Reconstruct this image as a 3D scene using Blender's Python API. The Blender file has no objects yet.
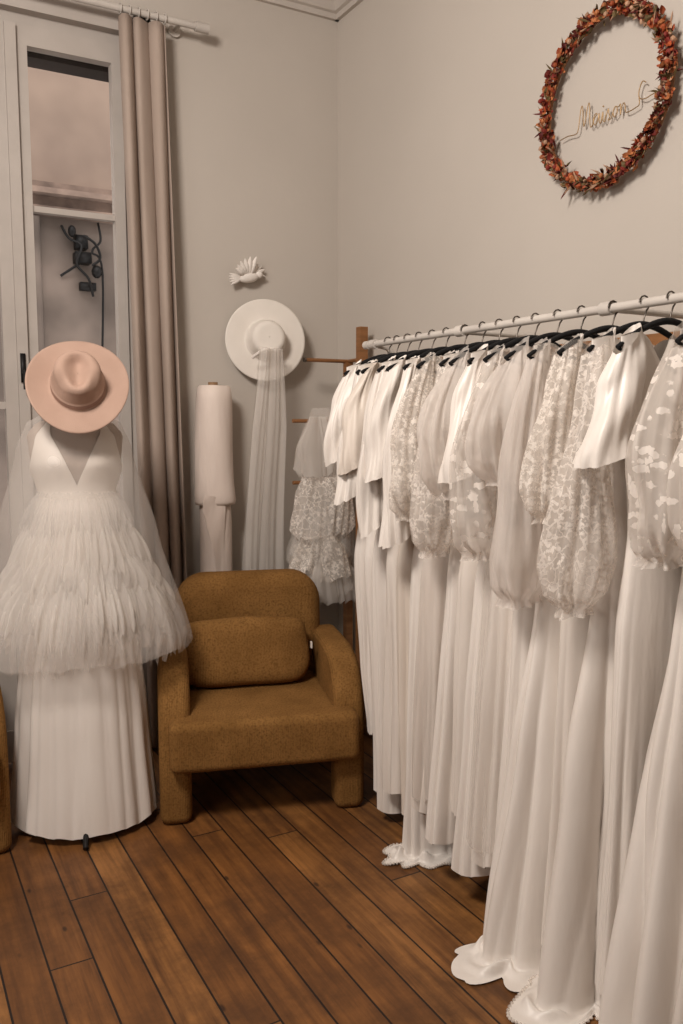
import bpy, math, random
from mathutils import Vector, Matrix
random.seed(7)
sc = bpy.context.scene
try:
    sc.view_settings.view_transform = 'Standard'
except Exception:
    pass
PI = math.pi

# ------------------------------------------------------------------ materials
def lin(c):
    return tuple(((v/255)/12.92 if v/255 <= 0.04045 else ((v/255+0.055)/1.055)**2.4) for v in c) + (1.0,)

class NT:
    def __init__(s, name):
        s.m = bpy.data.materials.new(name); s.m.use_nodes = True
        s.t = s.m.node_tree; s.t.nodes.clear()
        s.out = s.t.nodes.new('ShaderNodeOutputMaterial')
    def n(s, typ, **kw):
        nd = s.t.nodes.new(typ)
        for k, v in kw.items(): setattr(nd, k, v)
        return nd
    def l(s, a, b): s.t.links.new(a, b)
    def setin(s, nd, key, val):
        if isinstance(val, bpy.types.NodeSocket): s.l(val, nd.inputs[key])
        else: nd.inputs[key].default_value = val
    def math(s, op, a, b=0.0, c=None):
        nd = s.n('ShaderNodeMath', operation=op)
        s.setin(nd, 0, a); s.setin(nd, 1, b)
        if c is not None: s.setin(nd, 2, c)
        return nd.outputs[0]
    def mix(s, f, a, b):
        nd = s.n('ShaderNodeMix', data_type='RGBA')
        s.setin(nd, 0, f); s.setin(nd, 6, a); s.setin(nd, 7, b)
        return nd.outputs[2]
    def coords(s, scale=(1, 1, 1)):
        tc = s.n('ShaderNodeTexCoord'); mp = s.n('ShaderNodeMapping')
        mp.inputs['Scale'].default_value = scale
        s.l(tc.outputs['Object'], mp.inputs[0]); return mp.outputs[0]
    def noise(s, vec, scale, detail=3, rough=0.5):
        nd = s.n('ShaderNodeTexNoise'); s.l(vec, nd.inputs['Vector'])
        nd.inputs['Scale'].default_value = scale; nd.inputs['Detail'].default_value = detail
        nd.inputs['Roughness'].default_value = rough
        return nd.outputs[0]
    def ramp(s, f, lo, hi):
        nd = s.n('ShaderNodeMapRange'); nd.inputs[1].default_value = lo; nd.inputs[2].default_value = hi
        s.l(f, nd.inputs[0]); return nd.outputs[0]
    def bump(s, h, strength, dist=0.01):
        nd = s.n('ShaderNodeBump'); nd.inputs['Strength'].default_value = strength
        nd.inputs['Distance'].default_value = dist; s.l(h, nd.inputs['Height']); return nd.outputs[0]
    def pbr(s, col, rough=0.6, metal=0.0, normal=None, sheen=0.0, spec=0.5):
        p = s.n('ShaderNodeBsdfPrincipled')
        s.setin(p, 'Base Color', col); s.setin(p, 'Roughness', rough); p.inputs['Metallic'].default_value = metal
        p.inputs['Specular IOR Level'].default_value = spec
        if sheen: p.inputs['Sheen Weight'].default_value = sheen
        if normal is not None: s.l(normal, p.inputs['Normal'])
        return p.outputs[0]
    def done(s, sh):
        s.l(sh, s.out.inputs[0]); return s.m

def simple(name, c1, c2=None, rough=0.6, metal=0.0, scale=8, bstr=0.1, bscale=60, vs=(1, 1, 1), sheen=0, spec=0.4, bd=0.004):
    t = NT(name); v = t.coords(vs)
    c2 = c2 or tuple(max(0, x-12) for x in c1)
    col = t.mix(t.ramp(t.noise(v, scale), 0.3, 0.7), lin(c1), lin(c2))
    nm = t.bump(t.noise(v, bscale, 2), bstr, bd)
    return t.done(t.pbr(col, rough, metal, nm, sheen, spec))

def fabric(name, c1, c2, alpha=None, motif=None, rough=0.5, vs=(1, 1, 0.25), transl=0.25, sheen=0.0, spec=0.3, wr=0.3, ws=18):
    t = NT(name); v = t.coords(vs); v1 = t.coords((1, 1, 1))
    col = t.mix(t.ramp(t.noise(v, 9), 0.3, 0.7), lin(c1), lin(c2))
    nm = t.bump(t.noise(v, ws, 3), wr, 0.012)
    p = t.pbr(col, rough, 0, nm, sheen, spec)
    tr = t.n('ShaderNodeBsdfTranslucent'); t.setin(tr, 'Color', col)
    mx = t.n('ShaderNodeMixShader'); mx.inputs[0].default_value = transl
    t.l(p, mx.inputs[1]); t.l(tr.outputs[0], mx.inputs[2])
    sh = mx.outputs[0]
    if alpha is not None:
        a = None
        if motif:
            kind, s = motif
            nn = t.n('ShaderNodeTexNoise'); nn.inputs['Scale'].default_value = s*1.3; t.l(v1, nn.inputs['Vector'])
            def warp(vec, amt):
                wv = t.n('ShaderNodeVectorMath', operation='ADD'); t.l(vec, wv.inputs[0])
                sc_ = t.n('ShaderNodeVectorMath', operation='SCALE'); sc_.inputs['Scale'].default_value = amt/s
                t.l(nn.outputs[1], sc_.inputs[0]); t.l(sc_.outputs[0], wv.inputs[1]); return wv.outputs[0]
            if kind == 'voronoi':
                vo = t.n('ShaderNodeTexVoronoi'); vo.inputs['Scale'].default_value = s; t.l(warp(v1, 1.6), vo.inputs['Vector'])
                k = t.ramp(vo.outputs['Distance'], 0.42, 0.30)
                vo2 = t.n('ShaderNodeTexVoronoi', feature='DISTANCE_TO_EDGE'); vo2.inputs['Scale'].default_value = s*0.55; t.l(warp(v1, 1.2), vo2.inputs['Vector'])
                k = t.math('MAXIMUM', t.math('MULTIPLY', k, t.ramp(t.noise(v1, s*0.35, 1), 0.42, 0.52)), t.math('MULTIPLY', t.ramp(vo2.outputs['Distance'], 0.07, 0.04), 0.6))
            elif kind == 'leaf':
                mp = t.coords((1.0, 1.0, 0.42))
                vo = t.n('ShaderNodeTexVoronoi'); vo.inputs['Scale'].default_value = s; t.l(warp(mp, 0.7), vo.inputs['Vector'])
                mp2 = t.coords((0.45, 0.45, 1.0))
                vb = t.n('ShaderNodeTexVoronoi'); vb.inputs['Scale'].default_value = s; t.l(warp(mp2, 0.7), vb.inputs['Vector'])
                sel = t.ramp(t.noise(v1, s*0.25, 1), 0.48, 0.52)
                k1 = t.ramp(vo.outputs['Distance'], 0.38, 0.33); k2 = t.ramp(vb.outputs['Distance'], 0.38, 0.33)
                k = t.math('ADD', t.math('MULTIPLY', k1, sel), t.math('MULTIPLY', k2, t.math('SUBTRACT', 1.0, sel)))
            else:
                k = t.ramp(t.noise(v1, s, 4, 0.65), 0.48, 0.56)
            a = t.math('ADD', alpha, t.math('MULTIPLY', k, 0.97-alpha))
        tp = t.n('ShaderNodeBsdfTransparent')
        m2 = t.n('ShaderNodeMixShader'); t.setin(m2, 0, a if a is not None else alpha)
        t.l(tp.outputs[0], m2.inputs[1]); t.l(sh, m2.inputs[2]); sh = m2.outputs[0]
    return t.done(sh)

M = {}
M['wall'] = simple('plaster_wall', (192, 184, 175), (187, 179, 170), 0.85, scale=1.5, bstr=0.12, bscale=35)
M['ceil'] = simple('ceiling_paint', (198, 190, 182), (194, 186, 178), 0.9)
M['trim'] = simple('white_trim_paint', (196, 188, 180), (188, 180, 172), 0.5, bstr=0.05)
M['frame'] = simple('window_paint', (182, 174, 167), (174, 166, 159), 0.45, bstr=0.05)
M['metal'] = simple('brushed_metal', (120, 112, 105), (80, 75, 70), 0.35, 1.0)
M['gold'] = simple('gold_wire', (180, 150, 110), (150, 120, 84), 0.4, 0.5)
M['dark'] = simple('dark_metal', (30, 28, 28), (22, 20, 20), 0.5, 0.3)
M['velvet'] = simple('black_velvet', (20, 19, 21), (14, 13, 15), 0.9)
M['rail'] = simple('white_rail_metal', (205, 198, 190), (190, 183, 176), 0.35, 0.0, bstr=0.02)
M['wood'] = simple('light_wood', (150, 104, 66), (122, 82, 48), 0.5, vs=(1, 1, 6), bstr=0.1)
M['satin'] = fabric('ivory_satin', (236, 229, 222), (229, 221, 213), rough=0.38, transl=0.06, spec=0.4)
M['crepe'] = fabric('ivory_crepe', (231, 223, 215), (223, 214, 205), rough=0.65, transl=0.08)
M['cream'] = fabric('cream_satin', (228, 217, 206), (219, 208, 196), rough=0.40, transl=0.06, spec=0.4)
M['tulle'] = fabric('white_tulle', (248, 243, 238), (241, 235, 229), alpha=0.5, rough=0.8, transl=0.45)
M['ruff'] = fabric('ruffle_tulle', (250, 245, 240), (243, 237, 231), alpha=0.6, rough=0.8, transl=0.45, vs=(1, 1, 0.12), wr=0.6, ws=60)
M['sheer'] = fabric('sheer_tulle', (248, 243, 238), (241, 235, 229), alpha=0.24, rough=0.8, transl=0.4)
M['capet'] = fabric('cape_tulle', (248, 243, 238), (241, 235, 229), alpha=0.27, rough=0.8, transl=0.4)
M['org'] = fabric('organza', (248, 241, 235), (241, 233, 226), alpha=0.5, rough=0.5, transl=0.35, wr=0.6, ws=25)
M['veil'] = fabric('veil_tulle', (248, 243, 238), (241, 235, 229), alpha=0.40, rough=0.8, transl=0.4)
M['lace'] = fabric('flower_lace', (246, 239, 232), (239, 231, 223), alpha=0.40, motif=('voronoi', 52), rough=0.7, transl=0.3)
M['lace2'] = fabric('fine_lace', (245, 237, 229), (236, 228, 219), alpha=0.42, motif=('noise', 65), rough=0.7, transl=0.3)
M['leaf'] = fabric('leaf_embroidery', (246, 239, 232), (239, 231, 223), alpha=0.44, motif=('leaf', 38), rough=0.7, transl=0.3)
M['torso'] = simple('mannequin_linen', (176, 160, 148), (162, 146, 134), 0.85, bscale=200)
M['curtain'] = fabric('curtain_linen', (184, 167, 155), (172, 155, 143), rough=0.85, transl=0.15)
M['roll'] = fabric('rolled_fabric', (232, 218, 208), (223, 208, 198), rough=0.6, transl=0.0, wr=0.6)
M['card'] = simple('cardboard', (150, 120, 90))
M['whitefelt'] = simple('white_felt', (230, 223, 215), (223, 216, 207), 0.8)
M['plaster'] = simple('white_plaster', (232, 225, 218), (218, 211, 204), 0.7)
M['pinkfelt'] = simple('dusty_rose_felt', (180, 151, 135), (170, 141, 125), 0.85, bscale=250, bstr=0.2)
M['pinkband'] = simple('rose_ribbon', (140, 110, 96), (132, 102, 88), 0.6)
M['ext'] = simple('exterior_render', (182, 158, 142), (148, 128, 116), 0.9, scale=1.6, bstr=0.4, bscale=15)
M['stone'] = simple('exterior_stone', (168, 144, 130), (104, 88, 80), 0.9, scale=5)
M['grey'] = simple('exterior_grey_render', (150, 134, 124), (100, 89, 82), 0.9, scale=2.0, bstr=0.6, bscale=10)
M['blind_shadow'] = simple('dark_blind_and_shadow', (60, 52, 50), (48, 42, 40), 0.8)  # rolled blind, and the box that paints in its shadow

def mk_ochre():
    t = NT('ochre_corduroy'); v = t.coords()
    n = t.noise(v, 7, 4); n2 = t.noise(v, 130, 2)
    col = t.mix(t.ramp(n, 0.3, 0.7), lin((144, 105, 60)), lin((122, 87, 47)))
    col = t.mix(t.ramp(n2, 0.45, 0.85), col, lin((92, 63, 31)))
    w = t.n('ShaderNodeTexWave', wave_type='BANDS', bands_direction='X'); w.inputs['Scale'].default_value = 50
    w.inputs['Distortion'].default_value = 1.0; t.l(v, w.inputs['Vector'])
    h = t.math('ADD', t.math('MULTIPLY', w.outputs[1], 0.7), n2)
    nm = t.bump(h, 0.45, 0.004)
    return t.done(t.pbr(col, 0.95, 0, nm, 0.0, 0.08))
M['ochre'] = mk_ochre()

def mk_floor():
    t = NT('pine_floorboards'); tc = t.n('ShaderNodeTexCoord'); sp = t.n('ShaderNodeSeparateXYZ')
    t.l(tc.outputs['Object'], sp.inputs[0])
    X, Y = sp.outputs[0], sp.outputs[1]
    W = 0.118
    xs = t.math('DIVIDE', X, W); idx = t.math('FLOOR', xs); fx = t.math('FRACT', xs)
    wn = t.n('ShaderNodeTexWhiteNoise', noise_dimensions='1D'); t.l(idx, wn.inputs['W'])
    ys = t.math('DIVIDE', t.math('ADD', Y, t.math('MULTIPLY', wn.outputs[0], 3.7)), 2.6)
    idy = t.math('FLOOR', ys); fy = t.math('FRACT', ys)
    w2 = t.n('ShaderNodeTexWhiteNoise', noise_dimensions='1D')
    t.l(t.math('ADD', t.math('MULTIPLY', idx, 7.31), t.math('MULTIPLY', idy, 3.17)), w2.inputs['W'])
    cb = t.n('ShaderNodeCombineXYZ')
    t.l(t.math('MULTIPLY', X, 22.0), cb.inputs[0])
    t.l(t.math('ADD', t.math('MULTIPLY', Y, 1.3), t.math('MULTIPLY', w2.outputs[0], 40.0)), cb.inputs[1])
    t.l(idx, cb.inputs[2])
    g = t.noise(cb.outputs[0], 1.6, 6, 0.65)
    cb2 = t.n('ShaderNodeCombineXYZ'); t.l(t.math('MULTIPLY', X, 9.0), cb2.inputs[0]); t.l(t.math('MULTIPLY', Y, 4.0), cb2.inputs[1])
    vo = t.n('ShaderNodeTexVoronoi'); vo.inputs['Scale'].default_value = 1.3; t.l(cb2.outputs[0], vo.inputs['Vector'])
    knot = t.ramp(vo.outputs['Distance'], 0.10, 0.05)
    cr = t.n('ShaderNodeValToRGB'); t.l(w2.outputs[0], cr.inputs[0])
    e = cr.color_ramp.elements; e[0].color = lin((118, 76, 38)); e[1].color = lin((160, 110, 60))
    m_ = e.new(0.5); m_.color = lin((138, 90, 46))
    col = t.mix(t.ramp(g, 0.36, 0.70), cr.outputs[0], lin((86, 53, 27)))
    big = t.noise(tc.outputs['Object'], 3.4, 6, 0.7)
    col = t.mix(t.math('MULTIPLY', t.ramp(big, 0.42, 0.66), 0.75), col, lin((72, 45, 25)))
    col = t.mix(t.math('MULTIPLY', knot, 0.85), col, lin((46, 27, 15)))
    gx = t.math('LESS_THAN', t.math('ABSOLUTE', t.math('SUBTRACT', fx, 0.5)), 0.476)
    gy = t.math('GREATER_THAN', fy, 0.002)
    solid = t.math('MULTIPLY', gx, gy)
    col = t.mix(solid, lin((28, 17, 11)), col)
    nm = t.bump(t.math('ADD', solid, t.math('MULTIPLY', g, 0.25)), 0.5, 0.004)
    rg = t.math('ADD', 0.36, t.math('MULTIPLY', big, 0.35))
    return t.done(t.pbr(col, rg, 0, nm, 0, 0.35))
M['floor'] = mk_floor()

def mk_glass():
    t = NT('window_glass'); tp = t.n('ShaderNodeBsdfTransparent'); gl = t.n('ShaderNodeBsdfGlossy')
    gl.inputs['Roughness'].default_value = 0.03
    tp.inputs[0].default_value = (0.96, 0.96, 0.96, 1)
    mx = t.n('ShaderNodeMixShader'); mx.inputs[0].default_value = 0.04
    t.l(tp.outputs[0], mx.inputs[1]); t.l(gl.outputs[0], mx.inputs[2]); return t.done(mx.outputs[0])
M['glass'] = mk_glass()
for i, c in enumerate([(178, 84, 44), (134, 46, 36), (198, 122, 74), (112, 92, 54), (200, 158, 128), (104, 38, 34)]):
    M['wl%d' % i] = simple('autumn_leaf_%d' % i, c, tuple(int(x*0.78) for x in c), 0.7)

# ------------------------------------------------------------------ mesh builder
class MB:
    def __init__(s, mats): s.v = []; s.f = []; s.mi = []; s.mats = mats
    def grid(s, rows, mi=0, closed=True, mif=None):
        b = len(s.v); n = len(rows[0])
        for r in rows: s.v += [tuple(p) for p in r]
        for i in range(len(rows)-1):
            for j in range(n if closed else n-1):
                k = (j+1) % n
                s.f.append((b+i*n+j, b+i*n+k, b+(i+1)*n+k, b+(i+1)*n+j))
                s.mi.append(mif(i, j) if mif else mi)
    def cap(s, ring, mi=0):
        b = len(s.v); s.v += [tuple(p) for p in ring]; s.f.append(tuple(range(b, b+len(ring)))); s.mi.append(mi)
    def box(s, lo, hi, mi=0):
        b = len(s.v)
        for z in (lo[2], hi[2]):
            for x, y in ((lo[0], lo[1]), (hi[0], lo[1]), (hi[0], hi[1]), (lo[0], hi[1])): s.v.append((x, y, z))
        for q in ((3, 2, 1, 0), (4, 5, 6, 7), (0, 1, 5, 4), (1, 2, 6, 5), (2, 3, 7, 6), (3, 0, 4, 7)):
            s.f.append(tuple(b+k for k in q)); s.mi.append(mi)
    def tube(s, pts, r, n=8, mi=0, caps=True):
        pts = [Vector(p) for p in pts]; rows = []
        up = None
        for i, p in enumerate(pts):
            d = (pts[min(i+1, len(pts)-1)]-pts[max(i-1, 0)])
            if d.length < 1e-9: d = Vector((0, 0, 1))
            d.normalize()
            if up is None:
                up = Vector((0, 0, 1)) if abs(d.z) < 0.9 else Vector((1, 0, 0))
            a = d.cross(up)
            if a.length < 1e-5: a = d.cross(Vector((0.3, 1, 0.2)))
            a.normalize(); bq = a.cross(d); up = bq
            rr = r(i/(len(pts)-1)) if callable(r) else r
            rows.append([p+a*(rr*math.cos(2*PI*k/n))+bq*(rr*math.sin(2*PI*k/n)) for k in range(n)])
        s.grid(rows, mi)
        if caps: s.cap(rows[0][::-1], mi); s.cap(rows[-1], mi)
    def ell(s, c, r, mi=0, n=16, m=10, fn=None):
        rows = []
        for i in range(m+1):
            ph = -PI/2+PI*i/m
            row = []
            for j in range(n):
                th = 2*PI*j/n
                p = Vector((math.cos(ph)*math.cos(th)*r[0], math.cos(ph)*math.sin(th)*r[1], math.sin(ph)*r[2]))
                if fn: p = fn(p)
                row.append(Vector(c)+p)
            rows.append(row)
        s.grid(rows, mi)
    def obj(s, name, smooth=True, loc=(0, 0, 0), rot=(0, 0, 0), parent=None):
        me = bpy.data.meshes.new(name); me.from_pydata(s.v, [], s.f)
        for m in s.mats: me.materials.append(m)
        for p, mi in zip(me.polygons, s.mi): p.material_index = mi; p.use_smooth = smooth
        me.update()
        o = bpy.data.objects.new(name, me); sc.collection.objects.link(o)
        o.location = loc; o.rotation_euler = rot
        if parent: o.parent = parent
        return o

def empty(name, loc=(0, 0, 0), rot=(0, 0, 0)):
    o = bpy.data.objects.new(name, None); sc.collection.objects.link(o)
    o.location = loc; o.rotation_euler = rot; o.empty_display_size = 0.1; return o

def interp(keys, z):
    if z >= keys[0][0]: return keys[0][1:]
    for a, b in zip(keys, keys[1:]):
        if z >= b[0]:
            t = (a[0]-z)/(a[0]-b[0]); t = t*t*(3-2*t)*0.5+t*0.5
            return tuple(p+(q-p)*t for p, q in zip(a[1:], b[1:]))
    return keys[-1][1:]

def catmull(P, sub=6):
    P = [Vector(p) for p in P]; out = []
    Q = [P[0]]+P+[P[-1]]
    for i in range(1, len(Q)-2):
        a, b, c, d = Q[i-1:i+3]
        for k in range(sub):
            t = k/sub
            out.append(0.5*((2*b)+(c-a)*t+(2*a-5*b+4*c-d)*t*t+(3*b-a-3*c+d)*t**3))
    out.append(P[-1]); return out

# ------------------------------------------------------------------ room shell
XR, YB, ZC = 2.084, 3.75, 3.55
XL, YF = -2.6, -2.2
WX0, WX1, WZ1 = 0.06, 1.08, 3.15
b = MB([M['wall']])
b.box((XL-0.2, YB, 0), (WX0, YB+0.25, ZC)); b.box((WX1, YB, 0), (XR+0.2, YB+0.25, ZC)); b.box((WX0, YB, WZ1), (WX1, YB+0.25, ZC))
b.obj('wall_back', False)
b = MB([M['wall']]); b.box((XR, YF, 0), (XR+0.2, YB, ZC)); b.obj('wall_right', False)
b = MB([M['wall']]); b.box((XL-0.2, YF, 0), (XL, YB, ZC)); b.obj('wall_left', False)
b = MB([M['wall']]); b.box((XL-0.2, YF-0.2, 0), (XR+0.2, YF, ZC)); b.obj('wall_front', False)
b = MB([M['floor']]); b.box((XL-0.2, YF-0.2, -0.1), (XR+0.2, YB+0.25, 0)); b.obj('floor', False)
b = MB([M['ceil']]); b.box((XL-0.2, YF-0.2, ZC), (XR+0.2, YB+0.25, ZC+0.1)); b.obj('ceiling', False)
prof = [(0, -0.13), (0.02, -0.13), (0.02, -0.105), (0.035, -0.10), (0.05, -0.07), (0.08, -0.04), (0.10, -0.035), (0.10, -0.015), (0.125, -0.01), (0.125, 0)]
b = MB([M['trim']]); b.grid([[(XL, YB-p, ZC+q) for p, q in prof], [(XR-0.0, YB-p, ZC+q) for p, q in prof]], closed=False); b.obj('trim_1', False)
b = MB([M['trim']]); b.grid([[(XR-p, YF, ZC+q) for p, q in prof], [(XR-p, YB, ZC+q) for p, q in prof]], closed=False); b.obj('trim_2', False)
b = MB([M['trim']]); b.box((WX1+0.02, YB-0.018, 0), (XR, YB, 0.13)); b.box((WX1+0.02, YB-0.024, 0.0), (XR, YB, 0.10)); b.obj('baseboard_back', False)
b = MB([M['trim']]); b.box((XR-0.018, YF, 0), (XR, YB-0.03, 0.13)); b.obj('baseboard_right', False)

# window
w = empty('window_1', (0, 0, 0))
b = MB([M['frame']])
yf = YB+0.03
b.box((WX0, yf, 0), (WX0+0.05, yf+0.08, WZ1)); b.box((WX1-0.05, yf, 0), (WX1, yf+0.08, WZ1)); b.box((WX0, yf, WZ1-0.05), (WX1, yf+0.08, WZ1))
b.box((WX0-0.07, YB-0.02, 0), (WX0+0.005, YB+0.03, WZ1+0.07)); b.box((WX1-0.005, YB-0.02, 0), (WX1+0.07, YB+0.03, WZ1+0.07)); b.box((WX0-0.07, YB-0.02, WZ1-0.005), (WX1+0.07, YB+0.03, WZ1+0.07))
b.obj('window_frame', False, parent=w)
b = MB([M['frame']])
yc = YB+0.015
for x0, x1, g0, g1 in ((0.11, 0.575, 0.17, 0.505), (0.575, 1.03, 0.643, 0.985)):
    b.box((x0, yc, 0.02), (g0, yc+0.05, WZ1-0.05)); b.box((g1, yc, 0.02), (x1, yc+0.05, WZ1-0.05))
    b.box((g0, yc, 3.02), (g1, yc+0.05, WZ1-0.05)); b.box((g0, yc, 0.02), (g1, yc+0.05, 0.16))
    b.box((g0, yc+0.01, 2.368), (g1, yc+0.045, 2.392)); b.box((g0, yc+0.01, 1.55), (g1, yc+0.045, 1.58)); b.box((g0, yc+0.01, 0.62), (g1, yc+0.045, 0.68))
    b.box((g0, yc+0.02, 0.16), (g1, yc+0.035, 0.62))
b.box((0.555, yc-0.022, 0.02), (0.598, yc+0.002, WZ1-0.06))
b.obj('casements', False, parent=w)
b = MB([M['glass']]); b.cap([(0.17, yc+0.03, 0.68), (0.505, yc+0.03, 0.68), (0.505, yc+0.03, 3.02), (0.17, yc+0.03, 3.02)])
b.cap([(0.643, yc+0.03, 0.68), (0.985, yc+0.03, 0.68), (0.985, yc+0.03, 3.02), (0.643, yc+0.03, 3.02)]); b.obj('glass', False, parent=w)
b = MB([M['dark']]); b.box((0.565, yc-0.03, 1.66), (0.585, yc-0.02, 1.78)); b.tube([(0.575, yc-0.03, 1.70), (0.575, yc-0.06, 1.70)], 0.007); b.tube([(0.575, yc-0.058, 1.71), (0.575, yc-0.058, 1.63)], 0.007)
b.obj('window_handle', True, parent=w)
b = MB([M['blind_shadow']]); b.tube([(0.66, yf+0.12, 3.06), (0.99, yf+0.12, 3.06)], 0.035, 12); b.box((0.6, yf+0.09, 3.02), (1.03, yf+0.20, 3.13)); b.obj('roller_blind_and_shadow', False, parent=w)  # tube is the rolled blind; dark box stands in for its shadow

# exterior
b = MB([M['ext'], M['grey']])
b.box((-4, 6.9, 3.1), (6, 7.1, 9), 0); b.box((-4, 6.9, -4), (6, 7.1, 3.1), 1)
b.obj('neighbouring_facade', False)
b = MB([M['stone']])
b.box((-4, 6.80, 3.06), (6, 6.899, 3.12)); b.box((-4, 6.84, 3.12), (6, 6.899, 3.20)); b.box((-4, 6.74, 3.20), (6, 6.899, 3.24)); b.box((-4, 6.82, 3.24), (6, 6.899, 3.30)); b.obj('facade_ledge', False)
bx = MB([M['dark']])
bx.box((1.46, 6.78, 2.72), (1.58, 6.898, 2.80)); bx.box((1.47, 6.80, 2.83), (1.56, 6.898, 2.93)); bx.ell((1.62, 6.8, 2.66), (0.04, 0.05, 0.05)); bx.ell((1.44, 6.8, 2.95), (0.03, 0.04, 0.045)); bx.box((1.50, 6.83, 2.52), (1.62, 6.898, 2.58))
bx.tube(catmull([(1.38, 6.88, 3.0), (1.42, 6.82, 2.90), (1.50, 6.76, 2.84), (1.46, 6.76, 2.70), (1.55, 6.78, 2.60), (1.60, 6.86, 2.48)]), 0.010)
bx.tube(catmull([(1.66, 6.88, 3.05), (1.66, 6.82, 2.9), (1.58, 6.76, 2.8), (1.66, 6.78, 2.64), (1.64, 6.88, 1.6)]), 0.009)
bx.tube(catmull([(1.52, 6.77, 2.92), (1.60, 6.74, 2.86), (1.64, 6.76, 2.76), (1.58, 6.78, 2.70)]), 0.010)
bx.tube([(1.36, 6.88, 2.62), (1.5, 6.84, 2.72)], 0.010)
bx.obj('electric_bracket_box')
bx = MB([M['grey']]); bx.tube([(1.18, 6.85, -3), (1.18, 6.85, 3.04)], 0.035, 12); bx.obj('facade_downpipe')

# curtain
b = MB([M['curtain']]); rows = []
for i in range(50):
    t = i/49; z = 3.17-t*3.15
    x0 = 0.985+0.06*t; x1 = 1.20+0.055*t
    row = []
    for j in range(121):
        s = j/120
        amp = 0.034*(0.75+0.25*t)
        ss = s+0.03*math.sin(s*5+t*1.2)
        y = 3.655+amp*math.sin(ss*PI*2*3.6+0.5*math.sin(t*2.2)+0.3)+0.007*math.sin(s*29+t*3)
        row.append((x0+(x1-x0)*s+0.014*math.sin(ss*PI*7.2+1.3), y, z))
    rows.append(row)
b.grid(rows, closed=False)
cu = b.obj('curtain'); md = cu.modifiers.new('s', 'SOLIDIFY'); md.thickness = 0.003
b = MB([M['rail']]); b.tube([(-0.15, 3.655, 3.20), (1.33, 3.655, 3.20)], 0.014, 12); b.tube([(1.325, 3.655, 3.20), (1.385, 3.655, 3.20)], 0.021, 12)
for x in (1.26, -0.1):
    b.tube([(x, 3.655, 3.20), (x, 3.75, 3.20)], 0.009); b.tube([(x, 3.735, 3.20), (x, 3.75, 3.20)], 0.028, 16)
for k in range(6):
    x = 1.0+k*0.038; b.tube([(x, 3.655+0.02*math.cos(a), 3.20+0.02*math.sin(a)) for a in [2*PI*q/12 for q in range(13)]], 0.003, 5)
b.obj('curtain_rod')

# ------------------------------------------------------------------ armchair
def bevel_obj(mb, name, parent, width, seg=6, loc=(0, 0, 0), rot=(0, 0, 0)):
    o = mb.obj(name, True, loc, rot, parent)
    m = o.modifiers.new('b', 'BEVEL'); m.width = width; m.segments = seg; m.limit_method = 'ANGLE'; m.angle_limit = math.radians(50)
    return o
def prism(prof, a0, a1, axis='x'):
    mb = MB([M['ochre']]); n = len(prof)
    for a in (a0, a1):
        for p, q in prof: mb.v.append((a, p, q) if axis == 'x' else (p, q, a))
    mb.f.append(tuple(range(n))[::-1]); mb.f.append(tuple(range(n, 2*n)))
    mb.mi += [0, 0]
    for i in range(n):
        j = (i+1) % n; mb.f.append((i, j, n+j, n+i)); mb.mi.append(0)
    return mb
def soft(c, r, e1, e2, rot=(0, 0, 0), name='', parent=None, n=64, m=36, wob=0.0, seed=0, fn=None):
    sg = lambda v, e: math.copysign(abs(v)**e, v)
    mb = MB([M['ochre']]); rows = []
    for i in range(m+1):
        ph = -PI/2+PI*i/m; row = []
        for j in range(n):
            th = 2*PI*j/n
            x = sg(math.cos(ph), e1)*sg(math.cos(th), e2)*r[0]; y = sg(math.cos(ph), e1)*sg(math.sin(th), e2)*r[1]; z = sg(math.sin(ph), e1)*r[2]
            k = 1+wob*math.sin(6*x/r[0]+seed)*math.sin(5*z/r[2]+seed*2)
            p = (x*k, y*k, z*k)
            row.append(fn(*p) if fn else p)
        rows.append(row)
    mb.grid(rows); return mb.obj(name, True, c, rot, parent)

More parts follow.
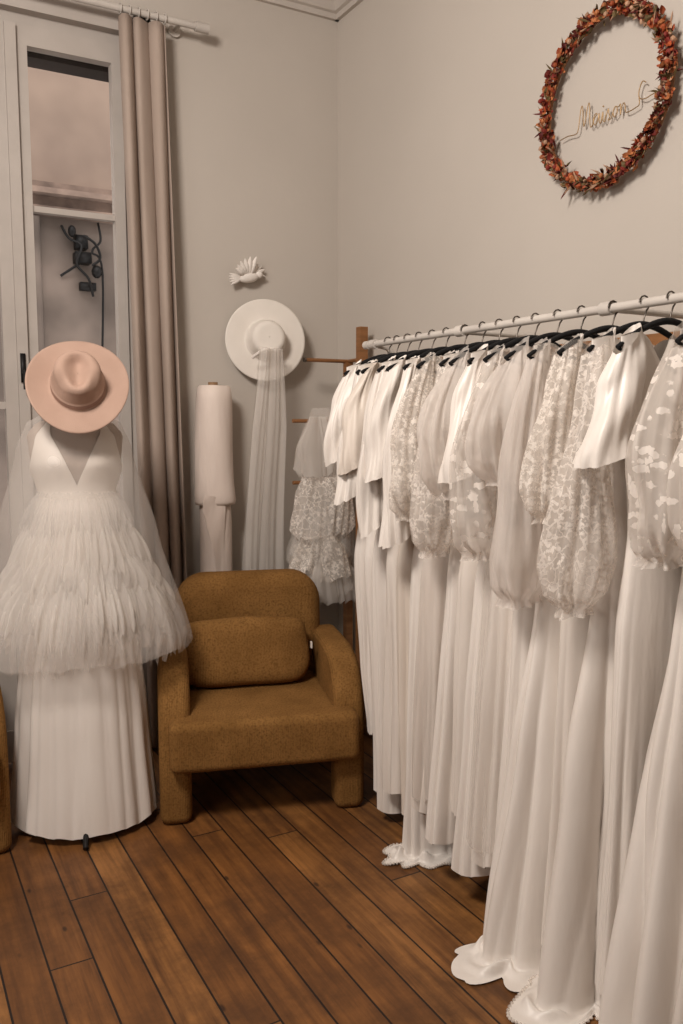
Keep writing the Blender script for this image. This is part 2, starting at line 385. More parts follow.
def armchair(loc, yaw):
    e = empty('armchair', loc, (0, 0, yaw))
    ap = [(0, 0), (0.0, 0.34), (0.008, 0.42), (0.035, 0.49), (0.085, 0.55), (0.15, 0.587), (0.24, 0.605), (0.40, 0.605), (0.56, 0.60), (0.62, 0.58), (0.66, 0.53), (0.67, 0.40), (0.67, 0), (0.55, 0), (0.54, 0.20), (0.50, 0.235), (0.16, 0.235), (0.125, 0.20), (0.12, 0)]
    for nm, x0, x1 in (('arm_left', -0.39, -0.272), ('arm_right', 0.272, 0.39)):
        bevel_obj(prism(ap, x0, x1), nm, e, 0.035, 6)
    sp_ = [(-0.352, -0.075), (0.352, -0.075), (0.352, 0.035), (0.29, 0.05), (0.285, 0.58), (-0.285, 0.58), (-0.29, 0.05), (-0.352, 0.035)]
    bevel_obj(prism(sp_[::-1], 0.225, 0.415, 'z'), 'seat_cushion', e, 0.065, 8)
    mb = MB([M['ochre']]); mb.box((-0.275, 0.06, 0.205), (0.275, 0.62, 0.27)); bevel_obj(mb, 'seat_frame', e, 0.02)
    bp = []
    W, H, R = 0.315, 0.845, 0.13
    bp += [(-W+0.02, 0.20), (W-0.02, 0.20), (W, 0.4)]
    for k in range(9):
        a = k/8*PI/2; bp.append((W-R+R*math.cos(a), H-R+R*math.sin(a)))
    for k in range(9):
        a = PI/2+k/8*PI/2; bp.append((-W+R+R*math.cos(a), H-R+R*math.sin(a)))
    bp.append((-W, 0.4))
    mb = MB([M['ochre']]); n = len(bp)
    for y in (0, 0.17):
        for x, z in bp: mb.v.append((x, y+0.07*(z-0.2), z))
    mb.f.append(tuple(range(n))); mb.f.append(tuple(range(n, 2*n))[::-1]); mb.mi += [0, 0]
    for i in range(n):
        j = (i+1) % n; mb.f.append((j, i, n+i, n+j)); mb.mi.append(0)
    bevel_obj(mb, 'backrest', e, 0.065, 10, (0, 0.47, 0))
    soft((-0.035, 0.375, 0.550), (0.265, 0.078, 0.140), 0.58, 0.75, rot=(math.radians(-18), 0, 0), name='lumbar_pillow', parent=e, wob=0.02, seed=1.3,
         fn=lambda x, y, z: (x*(1+0.10*(abs(z)/0.132)**3), y, z*(1+0.12*(abs(x)/0.262)**3)))
    mb = MB([M['satin']]); mb.box((0.234, 0.325, 0.56), (0.240, 0.345, 0.585)); mb.obj('label_tag', False, parent=e)
    return e
armchair((1.235, 2.79, 0), math.radians(-17.3))
armchair((-0.028, 2.98, 0), 0)

# ------------------------------------------------------------------ hats
def hat(name, felt, band, loc, axis, R=0.185, rc=0.088, H=0.115, pinch=True, curl=0.012):
    mb = MB([felt, band]); N = 72
    prof = []
    for k in range(12):
        s = k/11; prof.append((R-(R-rc-0.004)*s, curl*(1-s)**2*1.0+0.003*math.sin(s*PI), 0))
    prof += [(rc, 0.004, 1), (rc-0.0005, 0.026, 1), (rc-0.003, 0.028, 0)]
    for k in range(1, 7): prof.append((rc-0.003-0.010*k/6, 0.028+(H-0.028-0.03)*k/6, 0))
    r0 = rc-0.013
    for k in range(1, 8):
        a = k/7*PI/2; prof.append((r0-0.03+0.03*math.cos(a), H-0.03+0.03*math.sin(a), 0))
    for k in range(1, 8): prof.append(((r0-0.03)*(1-k/7)+0.0001, H, 0))
    rows = []
    for r, z, m in prof:
        row = []
        for j in range(N):
            th = 2*PI*j/N; x = r*math.cos(th); y = r*math.sin(th)
            zz = z
            if pinch:
                y = y*1.10
                if z > 0.028 and r < rc:
                    k = (z-0.028)/(H-0.028)
                    fr = max(0, -y/rc)
                    x *= 1-0.22*k*fr
                    inner = max(0.0, min(1.0, (r0-0.012-r)/0.03))
                    zz -= 0.034*inner*math.exp(-(x/0.032)**2)*(1 if y < 0.05 else max(0, 1-(y-0.05)/0.03))
                    dx = abs(x)-0.058; dy = y+0.055
                    dent = math.exp(-(dx/0.02)**2-(dy/0.035)**2)
                    zz -= 0.022*k*dent
                    zz -= 0.010*k*fr
                if r > rc+0.01: zz += 0.014*((r-rc)/(R-rc))**2*math.cos(2*th)
            row.append((x, y, zz))
        rows.append(row)
    mb.grid(rows, mif=lambda i, j: 1 if i == 12 else 0)
    o = mb.obj(name); o.location = loc
    o.rotation_mode = 'QUATERNION'; o.rotation_quaternion = Vector(axis).normalized().to_track_quat('Z', 'Y')
    md = o.modifiers.new('s', 'SOLIDIFY'); md.thickness = 0.003; md.offset = -1
    return o
hat('fedora_hat', M['pinkfelt'], M['pinkband'], (0.632, 2.97, 1.620), (-0.21*0.87, -0.98*0.87, 0.50), R=0.168, rc=0.090, H=0.108)
hat('white_wall_hat', M['whitefelt'], M['satin'], (1.660, 3.695, 1.88), (-0.22, -1, 0.06), R=0.192, rc=0.094, H=0.10, pinch=False, curl=0.006)
mb = MB([M['veil'], M['satin']])
for L in range(2):
    rows = []
    for i in range(40):
        t = i/39; z = 1.83-t*1.09
        wd = 0.048+0.025*min(1, t*3)+0.025*t
        cx = 1.62-0.02*t+0.008*math.sin(t*5+L)
        rows.append([(cx+wd*(s/48*2-1), 3.565-0.025*L+0.05*t+0.012*(math.sin(s/48*PI*(3.3+L)+L*2+t)+0.45*math.sin(s/48*PI*9+t*2+L)), z+0.01*math.sin(s*.4)*t) for s in range(49)])
    mb.grid(rows, 0, closed=False)
mb.tube(catmull([(1.56, 3.62, 1.79), (1.59, 3.58, 1.82), (1.625, 3.57, 1.828), (1.66, 3.58, 1.82), (1.69, 3.62, 1.79)]), 0.008, 8, 1)
mb.obj('hanging_veil')

# dove ornament
mb = MB([M['plaster']])
cx, cy, cz = 1.585, 3.71, 2.165
mb.ell((cx, cy, cz), (0.050, 0.025, 0.024), fn=lambda p: Vector((p.x, p.y, p.z+p.x*0.15)))
mb.ell((cx+0.052, cy, cz+0.018), (0.019, 0.017, 0.017))
mb.tube([(cx+0.066, cy, cz+0.018), (cx+0.088, cy-0.002, cz+0.012)], lambda t: 0.006*(1-t)+0.0005)
def feather(p0, p1, wd):
    p0 = Vector(p0); p1 = Vector(p1)
    pts = [p0.lerp(p1, k/6) for k in range(7)]
    mb.tube(pts, lambda t: wd*math.sin(PI*(0.15+0.8*t)), 8)
for k in range(6):
    a = math.radians(75+k*17); L = 0.085-0.006*k
    feather((cx+0.005-0.006*k, cy-0.005, cz+0.012), (cx+0.005-0.006*k+L*math.cos(a), cy-0.03, cz+0.012+L*math.sin(a)), 0.014)
    a = math.radians(25+k*14); L = 0.085-0.006*k
    feather((cx+0.02-0.006*k, cy+0.008, cz+0.012), (cx+0.01+L*math.cos(a), cy+0.012, cz+0.012+L*math.sin(a)), 0.013)
for k in range(5):
    a = math.radians(165+k*12); feather((cx-0.035, cy, cz-0.004), (cx-0.035+0.065*math.cos(a), cy, cz-0.004+0.065*math.sin(a)), 0.009)
mb.obj('dove_ornament')

# fabric roll
mb = MB([M['roll'], M['card']])
rx, ry = 1.375, 3.645
def rollrow(z, r, k=0.0):
    return [(rx+(r+0.006*(j/60)+k*math.sin(3*2*PI*j/60+z*9))*math.cos(2*PI*j/60), ry+(r+0.006*(j/60)+k*math.sin(3*2*PI*j/60+z*9))*math.sin(2*PI*j/60), z) for j in range(60)]
zz = [1.66, 1.655, 1.60, 1.5, 1.4, 1.3, 1.22, 1.17, 1.135, 1.12, 1.115]
rr = [0.060, 0.070, 0.078, 0.081, 0.082, 0.083, 0.084, 0.088, 0.090, 0.086, 0.070]
mb.grid([rollrow(z, r, 0.003) for z, r in zip(zz, rr)], 0)
mb.cap(rollrow(1.66, 0.060)[::-1], 0)
mb.grid([rollrow(z, r, 0.001) for z, r in ((1.118, 0.068), (1.0, 0.070), (0.6, 0.071), (0.02, 0.070), (0.002, 0.066))], 0)
mb.tube([(rx, ry, 1.64), (rx, ry, 1.675)], 0.022, 20, 1)
rows = []
for i in range(24):
    t = i/23; rows.append([(rx-0.078+0.10*s/8-0.01*math.sin(t*3), ry-0.09+0.02*abs(s/8-0.45)-0.004*math.sin(s+t*7), 1.17-0.02*s/8-t*(0.10+0.5*s/8)) for s in range(9)])
mb.grid(rows, 0, closed=False)
mb.obj('fabric_roll')

# ------------------------------------------------------------------ cloth loft
def cloth(mb, keys, ztop, zbot, mi, A=0.02, n=96, rows=44, seed=0, fold=(7, 11, 17), z_fold=1.25, top_fn=None, cx=0, cy=0, yaw=0, train=None, drift=0.5, hem=0.0, mif=None, A0=0.0, edge=None):
    rnd = random.Random(seed)
    ph = [rnd.random()*6.28 for _ in fold]; am = [0.5+0.5*rnd.random() for _ in fold]
    tilt = [rnd.uniform(-1, 1)*drift for _ in fold]; zs = [rnd.uniform(0, 0.25) for _ in fold]
    pm = rnd.random()*6.28
    ca, sa = math.cos(yaw), math.sin(yaw)
    R = []
    def ff(th, z):
        f = 0
        for q, (a, k, p) in enumerate(zip(am, fold, ph)):
            s_ = abs(math.sin((k*th+p)/2+tilt[q]*z*1.5+0.5*math.sin(th*2+q*1.7+z)))
            env = 0.55+0.45*math.sin(th*(q+1)+pm+q*2+z*0.8)
            st = min(1, max(0, (z_fold-zs[q]-z)/0.5))
            f += a*(s_**0.8-0.55)*env*st/(1+0.35*q)
        return f*1.3
    def ring(z, zv, g=0.0, t=0.0):
        w, d, ox = interp(keys, z)[:3]
        amp = A*min(1, max(0, (z_fold-z)/max(0.3, z_fold-zbot)))**0.7
        row = []
        for j in range(n):
            th = 2*PI*j/n
            f = ff(th, z)
            e = amp*f*(1-0.25*t)+A0*math.sin(3*th+ph[0]+z*6)
            dirw = 0.0
            if g: dirw = g*(0.30+0.70*max(0, math.cos(th-train[3]))**1.2)*(1+0.30*math.sin(3*th+ph[1])+0.9*f*t+0.12*math.sin(11*th+ph[2]))
            rx_ = w+e+dirw; ry_ = d+e*0.85+dirw
            x = ox+rx_*math.cos(th); y = ry_*math.sin(th)
            zq = zv
            if top_fn: zq += top_fn(x-ox, y, z, w)
            if hem and z-zbot < 0.12: zq += hem*f*2*(1-(z-zbot)/0.12)
            if g: zq = 0.006+(0.040*abs(math.sin(PI*min(1, t*1.5)))*(1-t*0.5)+0.004)*(0.5+0.5*math.sin(6*th+ph[0]+t*5))*(0.7+0.3*math.sin(13*th+t*3))
            row.append((cx+x*ca-y*sa, cy+x*sa+y*ca, max(zq, 0.004)))
        return row
    for i in range(rows):
        z = ztop+(zbot-ztop)*i/(rows-1); R.append(ring(z, z))
    if train:
        for k in range(1, 13):
            t = k/12; R.append(ring(zbot, 0, g=train[0]*t, t=t))
    mb.grid(R, mi, mif=(lambda i, j: mif(i/(rows-1))) if mif else None)
    if edge is not None:
        last = R[-1]
        for j in range(0, n, 1):
            p = Vector(last[j]); q = Vector(last[(j+1) % n]); L = (q-p).length
            for c in range(max(1, int(L/0.012))):
                pp = p.lerp(q, c/max(1, int(L/0.012))); mb.ell((pp.x, pp.y, max(pp.z, 0.005)), (0.0055, 0.0055, 0.0045), edge, 5, 4)

# ------------------------------------------------------------------ mannequin with bridal gown
MX, MY = 0.645, 3.10
g = empty('dressed_mannequin', (MX, MY, 0), (0, 0, math.radians(-12)))
tk = [(1.60, 0.045, 0.045, 0), (1.54, 0.05, 0.05, 0), (1.515, 0.075, 0.055, 0), (1.49, 0.135, 0.065, 0), (1.45, 0.165, 0.08, 0), (1.40, 0.16, 0.10, 0), (1.35, 0.155, 0.115, 0), (1.25, 0.125, 0.09, 0), (1.20, 0.115, 0.085, 0), (1.05, 0.165, 0.11, 0), (0.9, 0.17, 0.115, 0), (0.82, 0.12, 0.09, 0)]
def bust(x, z):
    return 0.026*math.exp(-((abs(x)-0.075)/0.055)**2-((z-1.365)/0.06)**2)
def trow(z, off=0.0, n=96):
    w, d, _ = interp(tk, z)
    row = []
    for j in range(n):
        th = 2*PI*j/n; x = (w+off)*math.cos(th); y = (d+off)*math.sin(th)
        if y < 0: y -= bust(x, z)*min(1, -y/0.03)
        row.append((x, y, z))
    return row
mb = MB([M['torso']]); R = [trow(1.60-0.78*i/50) for i in range(51)]; mb.grid(R); mb.cap(R[0][::-1]); mb.cap(R[-1]); mb.obj('torso', parent=g)
mb = MB([M['crepe']]); R = []
for i in range(40):
    row = []
    t = i/39
    for j in range(128):
        th = 2*PI*j/128
        c = abs(math.cos(th)); front = math.sin(th) < 0
        if front: top = 1.275+0.245*min(1, c/0.66)**1.0 if c < 0.66 else 1.52-0.20*((c-0.66)/0.34)**0.8
        else: top = 1.46-0.14*c**3
        z = top+(1.20-top)*t
        w, d, _ = interp(tk, z); x = (w+0.007)*math.cos(th); y = (d+0.007)*math.sin(th)
        if y < 0: y -= bust(x, z)*min(1, -y/0.03)+0.0015*math.sin(60*x)*(1-t)*0.8
        row.append((x, y, z))
    R.append(row)
mb.grid(R); o = mb.obj('bodice', parent=g); md = o.modifiers.new('s', 'SOLIDIFY'); md.thickness = 0.004
mb = MB([M['satin']])
cloth(mb, [(1.24, 0.125, 0.095, 0), (1.05, 0.165, 0.13, 0), (0.8, 0.19, 0.155, 0), (0.4, 0.22, 0.18, 0), (0.02, 0.245, 0.20, 0)], 1.24, 0.03, 0, A=0.042, n=220, seed=3, fold=(8, 13, 22), z_fold=1.2, hem=0.018, drift=0.25)
mb.obj('skirt', parent=g)
def ruffle(mb, mi, z0, z1, w0, d0, w1, d1, seed, n=420, amp=0.02, bulge=0.03, rag=0.02):
    rnd = random.Random(seed); R = []
    ks = [9, 31, 53, 89, 120]; ph = [rnd.random()*6.28 for _ in ks]; am = [.8, .5, .45, .35, .25]
    jit = [rnd.uniform(-1, 1) for _ in range(n)]
    for i in range(20):
        t = i/19; row = []
        e = 1-(1-t)**1.4
        for j in range(n):
            th = 2*PI*j/n
            f = sum(a*math.sin(k*th+p+t*2.5*(q-1)+0.8*math.sin(3*th+q)) for q, (k, p, a) in enumerate(zip(ks, ph, am)))*0.6
            rr = amp*f*(0.25+t)
            w_ = w0+(w1-w0)*e+bulge*math.sin(PI*t)+rr; d_ = d0+(d1-d0)*e+bulge*math.sin(PI*t)+rr
            z = z0+(z1-z0)*t+(0.016*math.sin(5*th+seed)+0.012*math.sin(8*th+seed*2))*t+rag*jit[j]*t**5
            row.append((w_*math.cos(th), d_*math.sin(th), z))
        R.append(row)
    mb.grid(R, mi)
mb = MB([M['tulle'], M['sheer'], M['ruff']])
ruffle(mb, 0, 1.25, 0.98, 0.12, 0.09, 0.215, 0.175, 1, bulge=0.006, amp=.014)
ruffle(mb, 2, 1.21, 0.96, 0.115, 0.085, 0.235, 0.195, 2, bulge=0.010, amp=.022)
ruffle(mb, 1, 1.26, 1.10, 0.125, 0.095, 0.18, 0.15, 4, bulge=0.01, amp=.02)
ruffle(mb, 0, 1.05, 0.90, 0.19, 0.15, 0.265, 0.22, 5, bulge=0.015, amp=.026, rag=.03)
ruffle(mb, 2, 1.00, 0.76, 0.19, 0.15, 0.315, 0.25, 7, amp=0.030, bulge=0.03, rag=0.03)
ruffle(mb, 0, 0.96, 0.72, 0.17, 0.13, 0.30, 0.24, 8, amp=0.028, bulge=0.02, rag=0.03)
ruffle(mb, 1, 0.97, 0.67, 0.20, 0.15, 0.345, 0.28, 9, amp=0.030, bulge=0.03, rag=0.03)
mb.obj('tulle_ruffles', parent=g)
mb = MB([M['capet']])
cloth(mb, [(1.535, 0.07, 0.07, 0), (1.50, 0.16, 0.10, 0), (1.40, 0.20, 0.14, 0), (1.1, 0.275, 0.20, 0), (0.66, 0.385, 0.28, 0)], 1.535, 0.66, 0, A=0.04, A0=0.004, n=160, seed=12, fold=(7, 13, 24), z_fold=1.5, hem=0.02)
mb.obj('tulle_cape', parent=g)
mb = MB([M['dark']])
mb.tube([(0, 0, 0.05), (0, 0, 0.86)], 0.014, 12)
for k in range(3):
    a = 2*PI*k/3-PI/2-0.05; mb.tube(catmull([(0, 0, 0.12), (0.1*math.cos(a), 0.1*math.sin(a), 0.09), (0.24*math.cos(a), 0.24*math.sin(a), 0.012)]), 0.010)
mb.obj('stand', parent=g)

# ------------------------------------------------------------------ clothes rail
RX, RZ = 1.69, 1.79
mb = MB([M['rail'], M['metal']])
mb.tube([(RX, 0.55, RZ), (RX, 2.80, RZ)], 0.012, 16)
for y in (2.76, 2.22, 1.60, 0.9): mb.tube([(RX, y-0.018, RZ), (RX, y+0.018, RZ)], 0.018, 16)
mb.tube([(RX, 2.795, RZ), (RX, 2.82, RZ)], 0.016, 16)
for y in (2.76, 0.70):
    mb.tube([(RX+0.12, y, 0.02), (RX+0.12, y, 1.72), (RX+0.06, y, RZ-0.01), (RX, y, RZ)], 0.012, 12)
    mb.tube([(RX+0.02, y, 0.02), (RX+0.3, y, 0.02)], 0.014, 12)
for y in (2.24, 1.60):
    mb.tube([(RX, y, RZ), (XR, y, RZ)], 0.009, 10)
mb.obj('clothes_rail')
mb = MB([M['wood'], M['metal']])
mb.box((1.985, 3.36, 0.0), (2.025, 3.40, 1.93)); mb.box((2.025, 0.8, 1.715), (2.055, 3.38, 1.755)); mb.box((2.025, 1.0, 0), (2.055, 1.04, 1.78))
mb.box((2.01, 3.53, 0), (2.045, 3.565, 1.78))
mb.tube([(1.80, 3.55, 1.785), (2.03, 3.55, 1.785)], 0.009); mb.tube([(1.73, 3.55, 1.50), (2.03, 3.55, 1.50)], 0.009); mb.tube([(1.73, 3.55, 1.21), (2.03, 3.55, 1.21)], 0.009)
mb.tube([(2.01, 3.38, 1.785), (2.03, 3.55, 1.785)], 0.009)
mb.tube([(1.79, 3.55, 1.785), (1.80, 3.55, 1.785)], 0.012, 8, 1)
mb.obj('wooden_clothes_rack', False)

# airy lace and tulle garment draped over the rack rungs
mb = MB([M['lace2'], M['tulle'], M['lace'], M['sheer']])
cloth(mb, [(1.56, 0.05, 0.03, 0), (1.40, 0.12, 0.05, 0), (1.2, 0.10, 0.05, 0), (0.95, 0.13, 0.06, 0), (0.66, 0.16, 0.075, 0)], 1.56, 0.66, 3, A=0.05, A0=.012, seed=40, cx=1.86, cy=3.48, z_fold=1.8, fold=(5, 9, 17), hem=.03)
cloth(mb, [(1.52, 0.03, 0.03, 0), (1.38, 0.10, 0.05, 0), (1.26, 0.09, 0.05, 0)], 1.52, 1.24, 1, A=0.05, A0=0.016, rows=16, seed=49, fold=(4, 9, 17), cx=1.81, cy=3.46, z_fold=1.9, hem=0.03)
for q, (z0, zz1, mt, ww_) in enumerate(((1.24, 0.96, 2, .12), (1.10, 0.84, 3, .14), (0.98, 0.76, 0, .13), (0.86, 0.64, 1, .15))):
    cloth(mb, [(z0, 0.06, 0.04, 0), (z0-0.08, ww_*0.9, 0.07, 0.01), (zz1, ww_+0.012, 0.08, -0.01+0.008*q)], z0, zz1, mt, A=0.055, A0=0.018, rows=16, seed=50+q, fold=(5, 11, 21), cx=1.83, cy=3.46, z_fold=1.9, hem=0.035, drift=1.5)
mb.obj('lace_skirt')

# ------------------------------------------------------------------ dresses on the rail
def sleeve(mb, mi, kind, cx, cy, yaw, side, seed, L=None, fat=1.0, outx=0.0):
    rnd = random.Random(seed); n = 64; rows = 36
    diag = 0.0
    if kind == 'cap': pr = [(0, .04), (.25, .056), (.7, .072), (1, .082)]; L = L or .27; A = .007; diag = rnd.uniform(.3, .7)
    elif kind == 'flutter': pr = [(0, .035), (.3, .05), (.7, .066), (1, .076)]; L = L or .36; A = .013; diag = rnd.uniform(.5, 1.1)
    elif kind == 'balloon': pr = [(0, .04), (.18, .056), (.5, .078), (.8, .098), (.92, .08), (.97, .038), (1, .048)]; L = L or .56; A = .020
    elif kind == 'puff': pr = [(0, .045), (.2, .08), (.5, .10), (.8, .092), (.92, .07), (.97, .04), (1, .055)]; L = L or .38; A = .024
    else: pr = [(0, .04), (.4, .045), (.8, .04), (1, .045)]; L = L or .6; A = .007
    ks = [3, 7, 12]; ph = [rnd.random()*6.28 for _ in ks]; R = []
    ca, sa = math.cos(yaw), math.sin(yaw)
    sway = rnd.uniform(-.02, .02)
    for i in range(rows):
        t = i/(rows-1)
        for a, b_ in zip(pr, pr[1:]):
            if t <= b_[0]+1e-9:
                u = (t-a[0])/(b_[0]-a[0]); u = u*u*(3-2*u)*0.6+u*0.4; r = a[1]+(b_[1]-a[1])*u; break
        ox = side*(0.150+0.045*math.sin(min(1, t*1.8)*PI/2)+outx*t)+sway*math.sin(t*4); z0 = 1.69-L*t
        row = []
        for j in range(n):
            th = 2*PI*j/n
            f = 0
            for q, (k, p) in enumerate(zip(ks, ph)): f += (abs(math.sin((k*th+p)/2*1.0+(t*1.6)*(q-1)+0.4*math.sin(3*t+q)))-0.6)/(1+.3*q)
            fr = (r*fat+A*f*1.4*(0.35+t)+0.009*math.sin(9*t+2*th+ph[0]))
            x = ox+fr*math.cos(th)*0.85; y = fr*math.sin(th)*0.60
            z = z0-side*(x-ox)*(0.75*(1-t)**1.5+0.1)
            z += diag*(side*(x-ox)*-1+0.0)*t*0.8
            row.append((cx+x*ca-y*sa, cy+x*sa+y*ca, z))
        R.append(row)
    mb.grid(R, mi)

def dress(y, body, skirt, slv, skind, hemz=0.03, hw=0.16, hd=0.06, yaw=0.0, train=None, seed=0, L=None, fat=1.0, shift=0.0, waist=1.22, A=0.042, sh=0.172, dep=0.040, outx=0.0, folds=None, ww=0.112, over=None, drift=0.8, edge=False):
    mb = MB([M[body], M[skirt], M[slv], M[over or slv], M['lace2']])
    cx, cy = RX, y
    rnd = random.Random(seed*13+1)
    folds = folds or rnd.choice([(5, 8, 13), (4, 7, 11), (6, 9, 15), (5, 7, 12)])
    def topf(x, yy, z, w):
        k = max(0, min(1, (z-1.54)/0.20))
        nk = 0.17*math.exp(-(x/0.07)**2)*(1 if yy < 0 else 0.6)
        return k*(-0.36*abs(x)+0.02-nk*k)
    keys = [(1.735, sh, 0.014, 0), (1.66, sh, 0.030, 0), (1.48, sh-0.035, dep+0.012, 0), (waist, ww, dep, 0), (waist-0.22, ww+0.025, dep+0.01, 0), (0.6, 0.13+(hw-0.13)*0.45, (dep+hd)/2, shift*0.35), (hemz, hw, hd, shift)]
    tw = (1.735-waist)/(1.735-hemz)
    cloth(mb, keys, 1.735, hemz, 0, A=A, n=150, rows=68, seed=seed, fold=folds, z_fold=waist+0.10, top_fn=topf, cx=cx, cy=cy, yaw=yaw, train=train, drift=drift, mif=lambda t: 0 if t < tw else 1, A0=0.004, hem=0.0 if train else 0.014, edge=4 if edge else None)
    if over:
        zo = max(hemz+0.05, 0.12)
        k2 = [(waist+0.01, ww+0.006, dep+0.006, 0), (waist-0.22, ww+0.045, dep+0.022, 0), (0.6, 0.16+(hw-0.13)*0.5, (dep+hd)/2+0.02, shift*0.35), (zo, hw+0.02, hd+0.02, shift)]
        cloth(mb, k2, waist+0.01, zo, 3, A=A, n=150, rows=50, seed=seed+7, fold=(8, 13, 21), z_fold=waist+0.1, cx=cx, cy=cy, yaw=yaw, drift=drift, A0=0.004, hem=0.02)
    if skind:
        sleeve(mb, 2, skind, cx, cy, yaw, -1, seed+100, L, fat, outx); sleeve(mb, 2, skind, cx, cy, yaw, 1, seed+200, L, fat*0.75)
    ca, sa = math.cos(yaw), math.sin(yaw)
    e = empty('wedding_dress', (0, 0, 0))
    mb.obj('gown', parent=e)
    hb = MB([M['velvet'] if seed % 3 else M['wood'], M['metal']])
    P = lambda x, z: (cx+x*ca, cy+x*sa, z)
    hb.tube(catmull([P(-0.185, 1.668), P(-0.13, 1.700), P(-0.06, 1.728), P(0, 1.738), P(0.06, 1.728), P(0.13, 1.700), P(0.185, 1.668)], 4), lambda t: 0.0055+0.003*math.sin(PI*t), 8, 0)
    hb.tube(catmull([P(-0.18, 1.665), P(0, 1.640), P(0.18, 1.665)], 3), 0.004, 6, 0)
    hb.tube([P(0, 1.735), P(0, 1.752)]+[P(0.0175*math.cos(a), 1.789+0.019*math.sin(a)) for a in [math.radians(v) for v in (-60, -30, 0, 30, 60, 90, 120, 150, 175)]], 0.0022, 6, 1)
    hb.obj('clothes_hanger', parent=e)
    return e

TD = math.radians(205)
D = [
 (2.66, 'satin', 'satin', 'satin', 'flutter', dict(hw=0.075, hemz=0.30, hd=0.03, seed=1, L=.30, A=.02)),
 (2.60, 'satin', 'satin', 'satin', 'flutter', dict(hw=0.085, hemz=0.10, hd=0.04, seed=2, L=.44, A=.025, yaw=0.12)),
 (2.53, 'cream', 'satin', 'cream', 'cap', dict(hw=0.10, hemz=0.05, hd=0.045, seed=4, L=.33, yaw=-0.06)),
 (2.46, 'satin', 'crepe', 'satin', 'flutter', dict(hw=0.12, hemz=0.16, seed=5, L=.52, yaw=0.14)),
 (2.38, 'satin', 'cream', 'satin', 'cap', dict(hw=0.10, hemz=0.10, seed=7, L=.36, yaw=0.02)),
 (2.30, 'satin', 'satin', 'satin', 'flutter', dict(hw=0.15, hemz=0.02, seed=8, L=.56, yaw=0.12, train=(0.07, 0, 0, TD), edge=True)),
 (2.20, 'lace2', 'crepe', 'lace2', 'balloon', dict(hw=0.15, hemz=0.20, seed=10, L=.50, over='org')),
 (2.11, 'satin', 'satin', 'lace', 'balloon', dict(hw=0.20, hemz=0.16, seed=11, L=.60, yaw=0.16)),
 (2.03, 'tulle', 'crepe', 'org', 'puff', dict(hw=0.14, hemz=0.26, seed=13, L=.42, fat=.9)),
 (1.95, 'satin', 'satin', 'satin', 'cap', dict(hw=0.19, hemz=0.12, seed=14, L=.34, yaw=0.05)),
 (1.87, 'leaf', 'satin', 'leaf', 'balloon', dict(hw=0.17, hemz=0.18, seed=16, L=.58, fat=1.0, over='sheer')),
 (1.78, 'org', 'satin', 'org', 'puff', dict(hw=0.17, hemz=0.10, seed=17, L=.36, fat=.95)),
 (1.69, 'lace2', 'satin', 'org', 'balloon', dict(hw=0.21, hd=.11, hemz=0.02, seed=19, L=.68, fat=1.05, shift=-0.04, A=.075, folds=(4, 6, 10), train=(0.08, 0, 0, TD), ww=.10, drift=1.2)),
 (1.58, 'sheer', 'crepe', 'lace2', 'balloon', dict(hw=0.16, hd=.07, hemz=0.08, seed=20, L=.44, fat=.9)),
 (1.48, 'satin', 'satin', 'lace', 'balloon', dict(hw=0.21, hd=.11, hemz=0.02, seed=22, L=.66, fat=1.05, shift=-0.03, A=.085, folds=(3, 5, 8), train=(0.08, 0, 0, TD), ww=.10, drift=1.3, edge=True)),
 (1.40, 'satin', 'satin', 'satin', 'cap', dict(hw=0.15, hd=.06, hemz=0.06, seed=23, L=.27, fat=1.15, yaw=0.05)),
 (1.25, 'leaf', 'satin', 'leaf', 'puff', dict(hw=0.23, hd=.13, hemz=0.02, seed=25, L=.50, fat=1.1, shift=-0.02, A=.085, folds=(4, 6, 9), yaw=0.12, train=(0.09, 0, 0, TD), ww=.11, drift=1.3)),
 (1.10, 'leaf', 'crepe', 'leaf', 'puff', dict(hw=0.22, hd=.09, hemz=0.02, seed=26, L=.48, fat=1.1, train=(0.06, 0, 0, TD))),
 (0.98, 'satin', 'satin', 'satin', 'cap', dict(hw=0.20, hd=.07, hemz=0.05, seed=28)),
 (0.86, 'lace', 'crepe', 'lace', 'balloon', dict(hw=0.20, hd=.07, hemz=0.05, seed=29)),
]
for y, bo, sk, sl, kd, kw in D: dress(y, bo, sk, sl, kd, **kw)

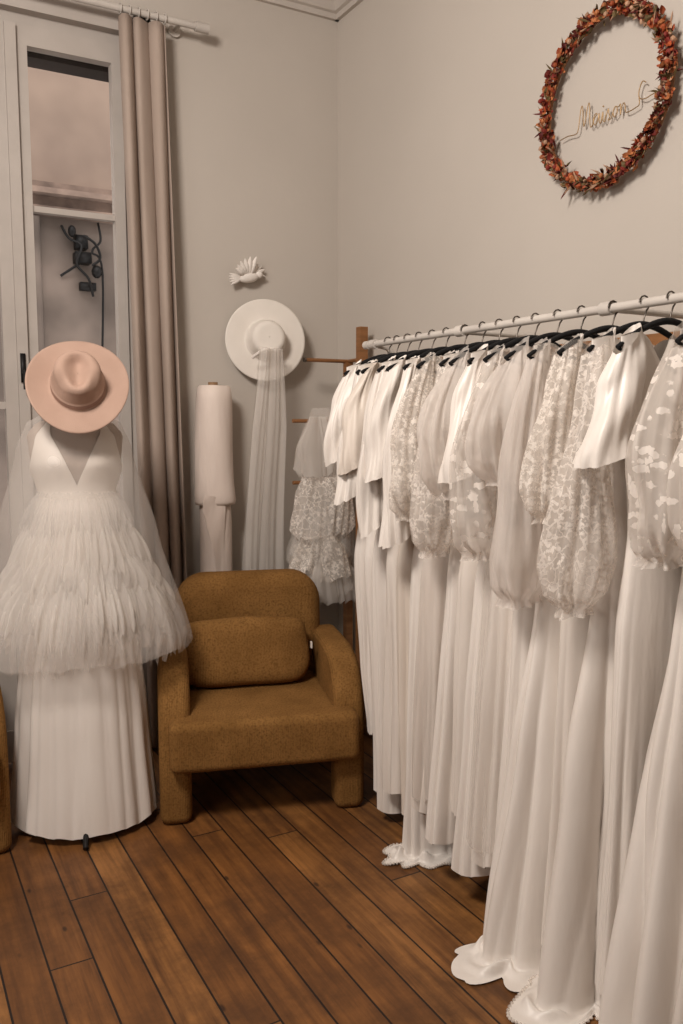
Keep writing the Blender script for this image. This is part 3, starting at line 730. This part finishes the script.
# ------------------------------------------------------------------ wreath on the right wall
mb = MB([M['wood']]+[M['wl%d' % i] for i in range(6)])
wy, wz, WR = 1.985, 2.50, 0.252
mb.tube([(2.058, wy+WR*math.cos(a), wz+WR*math.sin(a)) for a in [2*PI*k/64 for k in range(65)]], 0.009, 8, 0)
rnd = random.Random(5)
for i in range(1500):
    a = rnd.random()*2*PI; q = rnd.random()*2*PI; rr = 0.004+0.020*rnd.random()**0.7
    c = Vector((2.052-abs(rr*math.cos(q))*0.9, wy+(WR+rr*math.sin(q))*math.cos(a), wz+(WR+rr*math.sin(q))*math.sin(a)))
    tang = Vector((0, -math.sin(a), math.cos(a))); rad = Vector((0, math.cos(a), math.sin(a)))
    d = (tang*rnd.uniform(-0.6, 1.0)+rad*rnd.uniform(-0.7, 0.7)+Vector((-1, 0, 0))*rnd.uniform(0, 0.7)).normalized()
    sd = d.cross(Vector((rnd.uniform(-1, 1), rnd.uniform(-1, 1), rnd.uniform(-1, 1)))).normalized(); nn = d.cross(sd)
    thin = rnd.random() < 0.14
    L = rnd.uniform(0.012, 0.028) if not thin else rnd.uniform(0.03, 0.05); W = L*(rnd.uniform(0.3, 0.5) if not thin else 0.08)
    bidx = len(mb.v)
    P = [c, c+d*L*0.35+sd*W+nn*0.003, c+d*L*0.75+sd*W*0.7, c+d*L, c+d*L*0.75-sd*W*0.7, c+d*L*0.35-sd*W+nn*0.003, c+d*L*0.5-nn*0.004]
    P = [Vector((min(p.x, 2.08), p.y, p.z)) for p in P]
    mb.v += [tuple(p) for p in P]
    sect = int((a*5/PI+rnd.uniform(-.6, .6))) % 5
    mi = 1+(rnd.choices(range(6), [(8, 3, 5, 2, 3, 1), (4, 5, 3, 2, 1, 3), (5, 2, 7, 2, 5, 1), (4, 3, 3, 5, 2, 1), (7, 3, 5, 2, 3, 1)][sect])[0] if not thin else rnd.choice((3, 4, 5)))
    for k in range(6): mb.f.append((bidx+k, bidx+(k+1) % 6, bidx+6)); mb.mi.append(mi)
for i in range(60):
    a = rnd.random()*2*PI; rr = rnd.uniform(-0.016, 0.016)
    mb.ell((2.035-rnd.random()*0.012, wy+(WR+rr)*math.cos(a), wz+(WR+rr)*math.sin(a)), (0.008, 0.008, 0.008), 1+rnd.choice((0, 1, 2, 4)), 8, 6)
wr = mb.obj('autumn_wreath', False)
let = [(-2.1, -.1), (-1.2, .0), (-.3, -.1), (0.05, .2), (0.3, 2.0), (0.5, 2.1), (0.72, 0.3), (1.1, 2.0), (1.3, 2.1), (1.42, 0.3), (1.62, 0.02), (1.95, .7), (2.2, .95), (1.95, 1.0), (1.78, .5), (1.98, 0.03), (2.3, .35), (2.42, .95), (2.46, .2), (2.65, .05), (2.85, .95), (2.9, .2), (3.1, .05), (3.42, 1.0), (3.5, .6), (3.62, .25), (3.45, 0), (3.75, .05), (4.0, .6), (4.2, .95), (3.97, .6), (4.1, .05), (4.4, .3), (4.35, .85), (4.2, .95), (4.55, .8), (4.75, .95), (4.78, 0), (4.9, .7), (5.1, .95), (5.25, .6), (5.3, .1), (5.6, .0), (6.3, .1), (6.7, .3), (6.62, 1.3), (6.9, 2.1), (7.3, 1.9), (6.95, 2.1), (6.62, 1.4), (6.75, .75), (7.3, .55), (7.9, .65), (8.9, .7)]
pts = catmull([(2.066, 2.108-s*0.0375, 2.435+h*0.034) for s, h in let], 7)
mb = MB([M['gold']]); mb.tube(pts, 0.0016, 6); mb.ell((2.066, 2.108-2.88*0.0375, 2.435+1.4*0.034), (0.003, 0.003, 0.003))
mb.obj('wire_lettering', parent=wr)

# ------------------------------------------------------------------ lights
def area(name, loc, target, size, power, col, sy=None):
    L = bpy.data.lights.new(name, 'AREA'); L.energy = power; L.color = col; L.size = size
    if sy: L.shape = 'RECTANGLE'; L.size_y = sy
    o = bpy.data.objects.new(name, L); sc.collection.objects.link(o); o.location = loc
    o.rotation_euler = (Vector(target)-Vector(loc)).to_track_quat('-Z', 'Y').to_euler(); return o
area('ceiling_light', (-0.5, 1.3, 3.2), (1.4, 2.5, 1.2), 0.6, 82, (1.0, 0.91, 0.83))
area('room_light', (-2.1, 0.9, 2.0), (1.6, 2.2, 1.0), 1.2, 22, (1.0, 0.94, 0.88))
area('window_daylight', (0.55, 4.9, 4.7), (0.65, 3.2, 0.8), 1.6, 65, (1.0, 0.97, 0.95))
W = bpy.data.worlds.new('overcast_sky'); sc.world = W; W.use_nodes = True
nt = W.node_tree; bg = nt.nodes['Background']
bg.inputs[0].default_value = (0.98, 0.95, 0.92, 1); bg.inputs[1].default_value = 1.35

# ------------------------------------------------------------------ camera
cam = bpy.data.cameras.new('camera'); co = bpy.data.objects.new('camera', cam); sc.collection.objects.link(co)
cam.sensor_fit = 'VERTICAL'; cam.sensor_height = 36; cam.lens = 838/1024*36
co.location = (0, 0, 1.5); co.rotation_euler = (math.radians(90-6.2), 0, math.radians(-29.3)); cam.clip_start = 0.05
sc.camera = co
